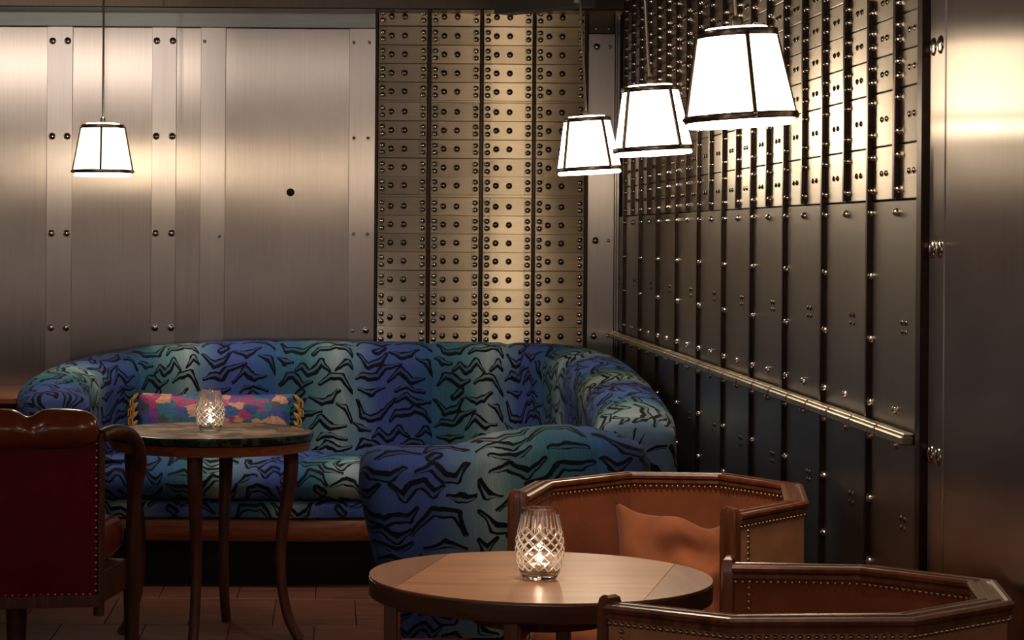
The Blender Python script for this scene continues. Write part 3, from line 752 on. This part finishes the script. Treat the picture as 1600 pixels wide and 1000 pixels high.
# arc position of the seam seen at x=-.59
pts_ = catmull(main); sacc = 0; sseam = 0
for a, b in zip(pts_, pts_[1:]):
    sacc += (Vector(b[:2])-Vector(a[:2])).length
    if b.x < -.60 and b.y > 9.9: sseam = sacc
sweep_back(main, sseam, .352, 1)
near = [(.99, 8.02, .765), (.955, 7.90, .80), (.86, 7.84, .828), (.70, 7.80, .822), (.50, 7.77, .788), (.42, 7.76, .762), (.17, 7.75, .758)]
pn = catmull(near); acc = 0; sn = 0
for a, b in zip(pn, pn[1:]):
    acc += (Vector(b[:2])-Vector(a[:2])).length
    if b.x > .47: sn = acc
sweep_back(near, sn, .40, 1, (True, True), 30)

# seat: cushions paired between back line and front edge
outer = catmull([(-1.02, 9.40, 0), (-1.0, 9.75, 0), (-.75, 10.02, 0), (-.4, 10.08, 0), (.3, 10.08, 0), (.72, 10.07, 0), (.92, 9.95, 0), (1.02, 9.7, 0), (1.03, 9.2, 0), (1.03, 8.8, 0), (1.0, 8.4, 0), (.9, 8.05, 0), (.7, 7.92, 0), (.5, 7.9, 0)], .03)
inner = catmull([(-1.02, 9.38, 0), (-.95, 9.385, 0), (-.75, 9.38, 0), (-.4, 9.38, 0), (-.1, 9.38, 0), (.08, 9.40, 0), (.22, 9.42, 0), (.34, 9.34, 0), (.42, 9.15, 0), (.46, 8.9, 0), (.46, 8.7, 0), (.46, 8.55, 0), (.46, 8.45, 0), (.46, 8.35, 0)], .03)
def resamp(P, n):
    acc = [0]
    for a, b in zip(P, P[1:]): acc.append(acc[-1]+(b-a).length)
    out = []; j = 0
    for i in range(n):
        s = acc[-1]*i/(n-1)
        while j < len(acc)-2 and acc[j+1] < s: j += 1
        out.append(P[j].lerp(P[j+1], (s-acc[j])/max(1e-9, acc[j+1]-acc[j])))
    return out, acc[-1]
NS = 120
# pair by control index so both lines turn together
def by_ctrl(P, n): 
    return resamp(P, n)
O, lo = by_ctrl(outer, NS); I, li = by_ctrl(inner, NS)
def seat_piece(i0, i1, prof, name, mat, sc=1, uvoff=0):
    mb = MB(); vs = []; n = len(prof); u = []; acc = 0
    for i in range(i0, i1+1):
        o, q = O[i], I[i]
        tg = (I[min(i+1, NS-1)]-I[max(i-1, 0)]).normalized()
        fr = Vector((tg.y, -tg.x, 0))
        e = min(i-i0, i1-i)
        pf = .012*math.exp(-(e/1.2)**2)
        if i > i0: acc += (I[i]-I[i-1]).length
        u.append(acc)
        for t, off, z in prof:
            p = o.lerp(q, t)+fr*(off-pf if t == 1 else 0); p.z = z-pf; vs.append(p)
    fs = []; uv = []; vc = [0]
    for k in range(1, n): vc.append(vc[-1]+((vs[k]-vs[k-1]).length))
    for i in range(i1-i0):
        for k in range(n-1):
            fs.append((i*n+k, i*n+k+1, (i+1)*n+k+1, (i+1)*n+k))
            a, b = u[i]/.352+uvoff, u[i+1]/.352+uvoff
            uv.append([(a, vc[k]), (a, vc[k+1]), (b, vc[k+1]), (b, vc[k])])
        fs.append((i*n+n-1, i*n, (i+1)*n, (i+1)*n+n-1)); uv.append([(0, 0)]*4)
    fs += [list(range(n)), [(i1-i0)*n+k for k in range(n)]]; uv += [[(0, 0)]*n]*2
    mb.add(vs, fs, 0, uv); return mb.build(name, mat, sofa, 50)
cush = [(0, 0, .38), (0, 0, .47), (.3, 0, .535), (.7, 0, .545), (.92, 0, .535), (1, -.03, .522), (1, .0, .50), (1, .02, .465), (1, .022, .43), (1, .012, .395), (1, -.01, .375), (1, -.05, .372)]
deck = [(0, 0, .29), (0, 0, .365), (1, -.04, .368), (1, -.005, .355), (1, .004, .33), (1, .0, .30), (1, -.02, .29)]
railp = [(0, 0, .198), (0, 0, .288), (1, -.012, .288), (1, -.008, .284), (1, -.008, .202), (1, -.012, .198)]
cuts = [0, 22, 40, 58, 76, 97, NS-1]
for k, (a, b) in enumerate(zip(cuts, cuts[1:])): seat_piece(a, b, cush, 'seat_cushion', M['tiger'], 1, 50.1+3.37*k)
seat_piece(0, NS-1, deck, 'seat_deck', M['tiger'], 1, 81.3)
seat_piece(0, NS-1, railp, 'seat_rail', M['midwood'])
seat_piece(0, NS-1, [(0, 0, .0), (0, 0, .198), (1, -.11, .198), (1, -.11, .0)], 'plinth', M['black'])

# ---------------------------------------------------------------- cushions
def pillow(w, h, t, nx=28, ny=20, pinch=.06, wr=.0, seed=0, ex=.45):
    mb = MB(); vs = []; fs = []
    for side in (1, -1):
        for j in range(ny+1):
            for i in range(nx+1):
                u = -1+2*i/nx; v = -1+2*j/ny
                x = u*w/2*(1-pinch*(1-v*v)*abs(u)**3); y = v*h/2*(1-pinch*(1-u*u)*abs(v)**3)
                b = max(0, (1-u*u)*(1-v*v))**ex
                wn = noise.noise(Vector((u*1.7+seed, v*1.7, side)))*wr+noise.noise(Vector((u*4+seed, v*2.5, side*3)))*wr*.5
                vs.append((x, y, side*(t/2*b)*(1+wn)))
    K = (nx+1)*(ny+1)
    for s in (0, 1):
        for j in range(ny):
            for i in range(nx):
                a = s*K+j*(nx+1)+i; fs.append((a, a+1, a+nx+2, a+nx+1))
    mb.add(vs, fs); return mb
# floral lumbar cushion on the sofa
cc = (at(338, 636, 9.93)); cz = .545
W_ = X(461, 640, 9.93)-X(219, 640, 9.93)
fl = thing('lumbar_cushion', 'long floral silk cushion with ochre tassels leaning on the striped sofa', 'cushion', (cc.x, 9.90, cz))
zt1, zb1 = at(338, 614, 9.93).z, .548
hh = zt1-zb1
Mx = Matrix.Translation((cc.x, 9.88, (zt1+zb1)/2)) @ Matrix.Rotation(math.radians(80), 4, 'X')
mb = pillow(W_, hh*1.02, .13, 32, 16, .05, .15, 3); mb.v = [Mx @ v for v in mb.v]
mb.build('cover', M['floral'], fl, 80)
for sx in (-1, 1):
    for k in range(6):
        ty = lerp(-.5, .5, k/5)*hh*.86
        tb = MB(); c0 = Vector((sx*(W_/2+.002), ty+.012, 0))
        for q in range(6):
            a = q*1.05; r_ = .0055
            dx = random.uniform(.002, .014)
            tb.tube([c0+Vector((0, .004, 0)), c0+Vector((sx*.008+r_*math.cos(a), -.006, r_*math.sin(a))), c0+Vector((sx*(.020+dx)+1.5*r_*math.cos(a), -.030, 1.5*r_*math.sin(a))), c0+Vector((sx*(.018+dx)+1.8*r_*math.cos(a), -.056, 2*r_*math.sin(a)))], [.003, .0045, .0038, .003], 5)
        tb.dome(c0+Vector((sx*.006, -.004, -.006)), (0, 0, 1), .008, .012, 8, 3)
        tb.v = [Mx @ v for v in tb.v]
        tb.build('tassel', M['gold'], fl, 60)

# ---------------------------------------------------------------- tub chairs
TPL = [(-.326, -.664), (-.393, -.392), (-.261, -.102), (0, 0), (.261, -.102), (.393, -.392), (.326, -.664)]
def offset_poly(P, d):
    """open polyline offset outward (away from the seat centre) by d, mitred"""
    out = []; n = len(P)
    for i in range(n):
        dirs = []
        if i > 0: dirs.append((P[i]-P[i-1]).normalized())
        if i < n-1: dirs.append((P[i+1]-P[i]).normalized())
        ns = [Vector((-t.y, t.x)) for t in dirs]
        m = sum(ns, Vector((0, 0))).normalized()
        c = m.dot(ns[0]); out.append(P[i]+m*d/c)
    return out
def tub_chair(cx, cy, rot, label, cat='chair'):
    t = thing('tub_armchair', label, cat, (cx, cy, 0), 'octagonal leather tub chairs')
    c, s = math.cos(rot), math.sin(rot)
    # template: local back-middle at origin, chair extends to -y
    P = [Vector(p) for p in TPL]
    def tw(x, y): return Vector((cx+c*x-s*y, cy+s*x+c*y))
    def zr_(y): return .822+y*.036      # rail dips towards the arms
    def W3(p, z): q = tw(p.x, p.y); return Vector((q.x, q.y, z))
    th = .045
    Pin = offset_poly(P, -th)
    # panels
    for i in range(6):
        a, b, ai, bi = P[i], P[i+1], Pin[i], Pin[i+1]
        # slightly inset of rail outline
        ins = .006
        A, B = offset_poly(P, -ins)[i:i+2]; Ai, Bi = offset_poly(P, -th+ins)[i:i+2]
        mb = MB(); n = 5; vs = []; fs = []
        zb = .20
        for o0, o1, bul in ((A, B, 1), (Ai, Bi, -1)):
            for jz in range(n+1):
                for ix in range(n+1):
                    u = ix/n; v = jz/n
                    p = o0.lerp(o1, u); nr = Vector((-(B-A).y, (B-A).x)).normalized()
                    bl = (16*u*(1-u)*v*(1-v))**.5*.008*bul
                    p = p+nr*bl
                    zt_ = zr_(lerp(a.y, b.y, u))-.022
                    vs.append(W3(p, lerp(zb, zt_, v)))
        K = (n+1)**2
        f1 = [(j*(n+1)+i2, j*(n+1)+i2+1, (j+1)*(n+1)+i2+1, (j+1)*(n+1)+i2) for j in range(n) for i2 in range(n)]
        mb.add(vs, f1, 0); 
        mb.f += [[q+K for q in f] for f in f1]; mb.m += [1]*len(f1); mb.uvs += [None]*len(f1)
        for (q0, q1) in ((0, n), (n*(n+1), n*(n+1)+n)):
            mb.f.append([q0, q1, q1+K, q0+K]); mb.m.append(0); mb.uvs.append(None)
        mb.f.append([0, n*(n+1), n*(n+1)+K, K]); mb.m.append(0); mb.uvs.append(None)
        mb.f.append([n, n*(n+1)+n, n*(n+1)+n+K, n+K]); mb.m.append(0); mb.uvs.append(None)
        mb.build('upholstered_panel', [M['leather'], M['velvet']], t, 50)
    # moulded rails: one mitred piece per side
    prof = [(.000, -.027), (.004, -.026), (.004, -.018), (.001, -.016), (.007, -.012), (.008, -.005), (.004, .0), (-.004, .001), (-.008, -.003), (-.015, -.003), (-.018, .002), (-.028, .002), (-.031, -.003),
            (-.038, -.003), (-.042, .001), (-.050, .0), (-.054, -.005), (-.053, -.012), (-.046, -.016), (-.050, -.018), (-.050, -.026), (-.046, -.027)]
    offs = {o: offset_poly(P, o) for o, _ in prof}
    for i in range(6):
        vs = []; fs = []; n = len(prof)
        for k in (i, i+1):
            for o, z in prof: vs.append(W3(offs[o][k], zr_(P[k].y)+z))
        for q in range(n): fs.append((q, (q+1) % n, n+(q+1) % n, n+q))
        fs += [list(range(n)), [n+q for q in range(n)]]
        MB().add(vs, fs).build('top_rail', M['chairwood'], t, 25)
    lp = [(.004, .155), (.004, .20), (-.05, .20), (-.05, .155)]
    offl = {o: offset_poly(P, o) for o, _ in lp}
    for i in range(6):
        vs = [W3(offl[o][k], z) for k in (i, i+1) for o, z in lp]
        MB().add(vs, [(0, 1, 5, 4), (1, 2, 6, 5), (2, 3, 7, 6), (3, 0, 4, 7), (0, 1, 2, 3), (4, 5, 6, 7)]).build('base_rail', M['chairwood'], t)
    # arm posts with rounded tops
    for k, nb in ((0, 1), (6, 5)):
        dr = (P[k]-P[nb]).normalized(); nr = Vector((-dr.y, dr.x))
        cen = P[k]+dr*.011; 
        inward = (Vector((0, -.35))-P[k]); 
        if nr.dot(inward) < 0: nr = -nr
        cen = cen+nr*.0225
        mb = MB(); zt_ = zr_(P[k].y)+.016
        hw, ht = .0245, .012
        zs = [(0, .62), (.15, .8), (.30, 1), (zt_-.035, 1), (zt_-.016, .95), (zt_-.005, .8), (zt_, .45)]
        vs = []; 
        shape = [(-1, -1), (-.45, -1), (-.35, -.8), (.35, -.8), (.45, -1), (1, -1), (1, 1), (-1, 1)]
        shape = [(-1, .8), (-.8, 1), (-.42, 1), (-.34, .72), (.34, .72), (.42, 1), (.8, 1), (1, .8), (1, -1), (-1, -1)]
        for z, kk in zs:
            for a, b in shape:
                kk2 = kk if z < .3 else 1
                q = cen+nr*a*hw*kk+dr*b*ht*(kk if z > .3 else kk); vs.append(W3(q, z))
        n = len(shape); fs = [(j*n+i, j*n+(i+1) % n, (j+1)*n+(i+1) % n, (j+1)*n+i) for j in range(len(zs)-1) for i in range(n)]
        fs += [list(range(n)), [(len(zs)-1)*n+i for i in range(n)]]
        mb.add(vs, fs).build('arm_post', M['chairwood'], t, 30)
    for k in (2, 4):
        q = offset_poly(P, -.028)[k]
        w = W3(q, 0)
        MB().tube([(w.x, w.y, 0), (w.x, w.y, .08), (w.x, w.y, .17)], [.015, .019, .025], 12).build('rear_leg', M['chairwood'], t, 40)
    # studs
    for side, o, nm in ((1, .004, 'outer_studs'), (-1, -.0485, 'inner_studs')):
        st = MB(); Q = offset_poly(P, o)
        for i in range(6):
            a, b = Q[i], Q[i+1]; n = int((b-a).length/.0145); nr = Vector((-(b-a).y, (b-a).x)).normalized()*side
            nw = Vector((c*nr.x-s*nr.y, s*nr.x+c*nr.y, 0))
            for j in range(n):
                u = (j+.5)/n; p = a.lerp(b, u)-nr*.004
                st.dome(W3(p, zr_(p.y)-.034), nw, .0052, .0045, 6, 2)
            if i in (0, 5):   # down the post
                e = a if i == 0 else b; f = b if i == 0 else a
                p = e.lerp(f, .035/(b-a).length)-nr*.004; z = zr_(p.y)-.047
                while z > .24: st.dome(W3(p, z), nw, .0052, .0045, 6, 2); z -= .0145
        stuff(st.build(nm, M['brass'], t, 60))
    # seat
    Q = offset_poly(P, -.05)
    ring = [tw(q.x, q.y) for q in Q]
    MB().poly(ring, .20, .33, .008).build('seat_base', M['leather'], t, 30)
    fr = [tw(q.x, q.y) for q in offset_poly(P, -.058)]
    MB().poly(fr, .332, .45, .035).build('seat_cushion', M['velvet'], t, 50)
    A, B = P[0], P[6]
    vs = [W3(Vector((x, A.y+dy)), z) for x in (A.x+.045, B.x-.045) for dy in (-.004, .02) for z in (.155, .21)]
    MB().add(vs, [(0, 1, 3, 2), (4, 5, 7, 6), (0, 1, 5, 4), (2, 3, 7, 6), (0, 2, 6, 4), (1, 3, 7, 5)]).build('front_rail', M['chairwood'], t)
    return t
tub_chair(1.1150, 6.3236, -.5835, 'tan leather tub chair with rust cushion, beyond the round wooden table')
tub_chair(1.2539, 4.1274, -2.1217, 'empty tan leather tub chair nearest the lower right corner')

# rust cushion in the far tub chair
cu = thing('velvet_cushion', 'crumpled square rust velvet cushion standing in the tub chair', 'cushion', (.98, 5.85, .45))
mb = pillow(.40, .34, .16, 36, 36, .10, .30, 11, .42)
for i, v in enumerate(mb.v):
    u, w = v.x/.20, v.y/.17
    v.z += .012*math.sin(7*u+3*w)*max(0, 1-u*u)*(1 if v.z > 0 else 0)
    v.z -= .035*math.exp(-((u-.15)**2+(w-.35)**2)/.05)*(1 if v.z > 0 else 0)
    v.y -= .03*math.exp(-((u-.25)**2)/.06)*(w+1)/2
    v.y += .02*math.exp(-((u+1)**2)/.05)*(w+1)/2
Mx = Matrix.Translation((.925, 5.80, .610)) @ Matrix.Rotation(math.radians(-18), 4, 'Z') @ Matrix.Rotation(math.radians(70), 4, 'X') @ Matrix.Rotation(math.radians(1), 4, 'Z')
mb.v = [Mx @ v for v in mb.v]
mb.build('cover', M['cushion_v'], cu, 80)

# ---------------------------------------------------------------- round wooden table
TC = Vector((.463, 4.95)); TR = .377; TZ = .738
t1 = thing('round_table', 'round walnut table with banded veneer top between the tub chairs', 'table', (TC.x, TC.y, 0))
ang = math.radians(15.5)
ax_ = Vector((math.cos(ang), -math.sin(ang)))  # across the band
ay_ = Vector((math.sin(ang), math.cos(ang)))
hb = .265
def seg(lo_, hi_):
    out = []
    N_ = 24
    a0 = math.asin(max(-1, min(1, lo_/TR))); a1 = math.asin(max(-1, min(1, hi_/TR)))
    for i in range(N_+1):
        a = lerp(a0, a1, i/N_); out.append((TR*math.sin(a), TR*math.cos(a)))
    for i in range(N_+1):
        a = lerp(a1, a0, i/N_); out.append((TR*math.sin(a), -TR*math.cos(a)))
    res = []
    for u, v in out:
        p = TC+ax_*u+ay_*v
        if not res or (Vector(res[-1])-p).length > 1e-5: res.append((p.x, p.y))
    if (Vector(res[0])-Vector(res[-1])).length < 1e-5: res.pop()
    return res
Rm = Matrix.Rotation(-ang, 4, 'Z')
for lo_, hi_, m in ((-TR, -hb-.0006, 'top_side'), (-hb+.0006, hb-.0006, 'top_mid'), (hb+.0006, TR, 'top_side')):
    MB().poly(seg(lo_, hi_), TZ-.004, TZ, 0).build('veneer_panel', M[m], t1)
MB().lathe([(TR-.02, TZ-.045), (TR, TZ-.043), (TR+.001, TZ-.04), (TR+.001, TZ-.0055), (TR-.001, TZ-.0042), (0, TZ-.0042)], 96, c=(TC.x, TC.y, 0)).build('table_top', M['top_edge'], t1, 40)
MB().lathe([(0, TZ-.10), (.15, TZ-.10), (.15, TZ-.046), (0, TZ-.046)], 32, c=(TC.x, TC.y, 0)).build('hub', M['darkwood'], t1, 40)
for k in range(4):
    a = math.radians(-105+90*k); dx, dy = math.cos(a), math.sin(a)
    r0, r1 = .335, .335
    mb = MB()
    p0 = Vector((TC.x+dx*r0, TC.y+dy*r0)); R2 = Matrix.Translation((p0.x, p0.y, 0)) @ Matrix.Rotation(a, 4, 'Z')
    mb.box(-.016, .016, -.016, .016, 0, TZ-.046, .003, M=R2)
    mb.build('leg', M['chairwood'], t1)
    MB().box(-.19, -.016, -.012, .012, TZ-.095, TZ-.048, .002, M=R2).build('bearer', M['darkwood'], t1)

# ---------------------------------------------------------------- stone-topped side table
T2 = Vector((X(330, 680, 8.27), 8.27)); R2_, Z2 = .377, .762
t2 = thing('round_side_table', 'round stone topped table with curved mahogany legs before the sofa', 'table', (T2.x, T2.y, 0))
MB().lathe([(0, Z2-.0005), (R2_-.03, Z2-.0005), (R2_-.03, Z2-.004)][::-1], 80, c=(T2.x, T2.y, 0)).build('inlay', M['marble'], t2, 40)
MB().lathe([(R2_-.02, Z2-.030), (R2_-.002, Z2-.028), (R2_, Z2-.022), (R2_, Z2-.006), (R2_-.006, Z2-.001), (R2_-.0302, Z2-.001)], 80, c=(T2.x, T2.y, 0)).build('stone_top', M['marble_edge'], t2, 40)
MB().lathe([(R2_-.035, Z2-.068), (R2_-.010, Z2-.066), (R2_-.008, Z2-.040), (R2_-.004, Z2-.031), (0, Z2-.031)], 80, c=(T2.x, T2.y, 0)).build('apron', M['midwood'], t2, 40)
for k in range(4):
    a = math.radians(-98+90*k); d = Vector((math.cos(a), math.sin(a), 0))
    pts = []; rad = []
    for z, r_, w in ((Z2-.035, .285, .030), (.66, .30, .030), (.55, .292, .027), (.42, .27, .023), (.28, .262, .021), (.15, .275, .020), (.06, .30, .019), (.0, .335, .020)):
        pts.append(Vector((T2.x, T2.y, z))+d*r_); rad.append(w)
    pts = catmull(pts, .04); rr = [lerp(.030, .019, min(1, (Z2-p.z)/.5)) for p in pts]
    MB().tube(pts, rr, 10, up=(-d.y, d.x, 0)).build('leg', M['darkwood'], t2, 50)
MB().lathe([(0, .30), (.02, .30), (.26, .31), (.262, .325), (0, .33)], 40, c=(T2.x, T2.y, 0))

# ---------------------------------------------------------------- votives
def votive(x, y, z, label, clabel, s=1.0):
    g = thing('glass_candle_holder', label, 'candle holder', (x, y, z), 'cut glass candle holders')
    outp = [(.0, .0), (.030, .0), (.036, .003), (.041, .012), (.047, .028), (.0505, .045), (.0525, .062), (.052, .080), (.0485, .100), (.044, .120), (.0405, .136), (.0385, .147), (.038, .150)]
    inp = [(.0355, .1505), (.0362, .147), (.0378, .136), (.0412, .120), (.0455, .100), (.049, .080), (.0495, .062), (.0475, .045), (.044, .030), (.036, .017), (.022, .013), (.0, .012)]
    def dense(P):
        q = catmull([(a, b, 0) for a, b in P], .004); return [(max(0, v.x), v.y) for v in q]
    pr = [(a*s, b*s) for a, b in dense(outp)+dense(inp)]
    mb = MB().lathe(pr, 64, c=(x, y, z), uv=True)
    mb.build('bowl', M['glass'], g, 60)
    cnd = thing('tealight', clabel, 'candle', (x, y, z+.014*s), 'lit tealights')
    MB().lathe([(0, .015), (.0185, .015), (.019, .018), (.019, .033), (.0185, .033), (.018, .030), (0, .030)], 24, c=(x, y, z)).build('cup', M['alu'], cnd, 40)
    MB().lathe([(0, .0302), (.0175, .0302), (.0172, .0315), (.006, .0305), (0, .0305)], 24, c=(x, y, z)).build('wax', M['wax'], cnd, 40)
    MB().tube([(x, y, z+.030), (x, y, z+.037)], .0008, 6).build('wick', M['black'], cnd)
    MB().lathe([(0, .034), (.004, .037), (.0062, .043), (.0048, .052), (.002, .060), (0, .064)], 12, c=(x, y, z)).build('flame', M['flame'], cnd, 60)
    return g
v1 = at(845, 897, 4.87); votive(v1.x, 4.90, TZ, 'large clear cut glass candle holder on the walnut table', 'lit tealight inside the glass holder on the walnut table', 1.03)
votive(X(329, 665, 8.25), 8.22, Z2, 'clear cut glass candle holder on the stone topped table', 'lit tealight inside the glass holder on the stone topped table', 1.02)
for nm, x, y, z, e in (('candle_glow', v1.x, 4.90, TZ+.075, .15), ('candle_glow_far', X(329, 665, 8.25), 8.22, Z2+.075, .15)):
    l = bpy.data.lights.new(nm, 'POINT'); l.energy = e; l.color = (1, .62, .32); l.shadow_soft_size = .006
    o = bpy.data.objects.new(nm, l); COL.objects.link(o); o.location = (x, y, z)

# ---------------------------------------------------------------- oxblood chair
rot = math.radians(10); SC = .94; O3 = Vector((-1.034*SC, 7.65*SC, 0))
uu = Vector((math.cos(rot), math.sin(rot), 0)); vv_ = Vector((-math.sin(rot), math.cos(rot), 0))
def zc(z): return z if z <= .001 else CZ-(CZ-z)*SC
def Lc(u, v, z): q = O3+(uu*u+vv_*v)*SC; return Vector((q.x, q.y, zc(z)))
rc = thing('red_armchair', 'oxblood leather armchair with rolled top and wooden arms, seen from behind', 'chair', (O3.x, O3.y, 0))
mb = MB(); vs = []; fs = []; nx, nz = 12, 10
for side in (0, 1):
    for j in range(nz+1):
        for i in range(nx+1):
            u = lerp(-.232, .232, i/nx); z = lerp(.245, .80, j/nz)
            bul = .02*math.sin(math.pi*i/nx)**.5*math.sin(math.pi*j/nz)**.5
            vs.append(Lc(u, (-.012-bul) if side == 0 else .06, z))
K = (nx+1)*(nz+1)
for s in (0, 1):
    for j in range(nz):
        for i in range(nx): a = s*K+j*(nx+1)+i; fs.append((a, a+1, a+nx+2, a+nx+1))
for i in range(nx): fs += [(i, i+1, K+i+1, K+i), (nz*(nx+1)+i, nz*(nx+1)+i+1, K+nz*(nx+1)+i+1, K+nz*(nx+1)+i)]
for j in range(nz): fs += [(j*(nx+1), (j+1)*(nx+1), K+(j+1)*(nx+1), K+j*(nx+1)), (j*(nx+1)+nx, (j+1)*(nx+1)+nx, K+(j+1)*(nx+1)+nx, K+j*(nx+1)+nx)]
mb.add(vs, fs).build('back_panel', M['redback'], rc, 50)
# rolled top: lobed
mb = MB(); vs = []; fs = []; nu, na = 40, 20
for i in range(nu+1):
    u = lerp(-1, 1, i/nu)
    e = max(0, 1-abs(u)**6)**.5
    dip = math.exp(-(u/.14)**2)
    hz, hy = .068*e*(1-.22*dip)+.002, .075*e*(1-.15*dip)+.002
    for k in range(na):
        a = 2*math.pi*k/na
        vs.append(Lc(u*.243, .012+hy*math.cos(a)-.01, .815-.012*dip+hz*math.sin(a)*(1 if math.sin(a) > 0 else 1.0)))
for i in range(nu):
    for k in range(na): fs.append((i*na+k, i*na+(k+1) % na, (i+1)*na+(k+1) % na, (i+1)*na+k))
fs += [list(range(na)), [nu*na+k for k in range(na)]]
mb.add(vs, fs).build('rolled_top', M['redroll'], rc, 80)
st = MB()
z = .26
while z < .77:
    for sx in (-1, 1): st.dome(Lc(sx*.230, -.013, z), -vv_, .0045, .004, 6, 2)
    z += .024
u = -.22
while u < .225: st.dome(Lc(u, -.016, .250), -vv_, .0045, .004, 6, 2); u += .024
stuff(st.build('studs', M['brass'], rc, 60))
for sx in (-1, 1):
    MB().tube([Lc(sx*.245, .02, .17), Lc(sx*.245, .02, .45), Lc(sx*.247, .02, .80)], [.018, .018, .014], 10).build('back_post', M['darkwood'], rc, 40)
    ap = catmull([Lc(sx*.247, .02, .785), Lc(sx*.30, .10, .795), Lc(sx*.36, .22, .775), Lc(sx*.40, .32, .725), Lc(sx*.415, .38, .65), Lc(sx*.40, .41, .55), Lc(sx*.392, .41, .40)], .03)
    MB().tube(ap, [.024]*len(ap), 12).build('arm', M['darkwood'], rc, 50)
    MB().tube([Lc(sx*.392, .41, .42), Lc(sx*.392, .41, .2), Lc(sx*.392, .41, .0)], [.030, .030, .020], 12).build('front_leg', M['darkwood'], rc, 40)
pl = [Lc(a, b, 0) for a, b in ((-.24, .03), (.24, .03), (.375, .40), (-.375, .40))]
MB().poly([(p.x, p.y) for p in pl], zc(.20), zc(.31), .004).build('seat_rail', M['darkwood'], rc)
pl2 = [Lc(a, b, 0) for a, b in ((-.225, .065), (.225, .065), (.355, .41), (-.355, .41))]
MB().poly([(p.x, p.y) for p in pl2], zc(.312), zc(.47), .045).build('seat_cushion', M['redroll'], rc, 50)
MB().poly([(p.x, p.y) for p in [Lc(a, b, 0) for a, b in ((-.25, -.02), (.25, -.02), (.25, .03), (-.25, .03))]], zc(.205), zc(.245), .003).build('bottom_rail', M['darkwood'], rc)
MB().tube([Lc(-.03, .2, .20), Lc(-.03, .2, .08), Lc(-.03, .2, .0)], [.036, .032, .022], 12).build('rear_leg', M['darkwood'], rc, 40)

# wooden console at far left
cn = thing('wooden_console', 'reddish wooden console top standing by the wall left of the sofa', 'table', (-1.9, 10.1, 0))
MB().box(-2.5, -1.37, 9.72, DB-.01, .735, .77, .008).build('console_top', M['midwood'], cn)
MB().box(-2.48, -1.39, 9.76, DB-.03, .62, .733, .003).build('console_apron', M['redback'], cn)
for x in (-2.45, -1.43):
    for y in (9.79, 10.42): MB().box(x-.02, x+.02, y-.02, y+.02, 0, .62, .003).build('leg', M['darkwood'], cn)

for o in bpy.data.objects:
    if '_o' in o: del o['_o']
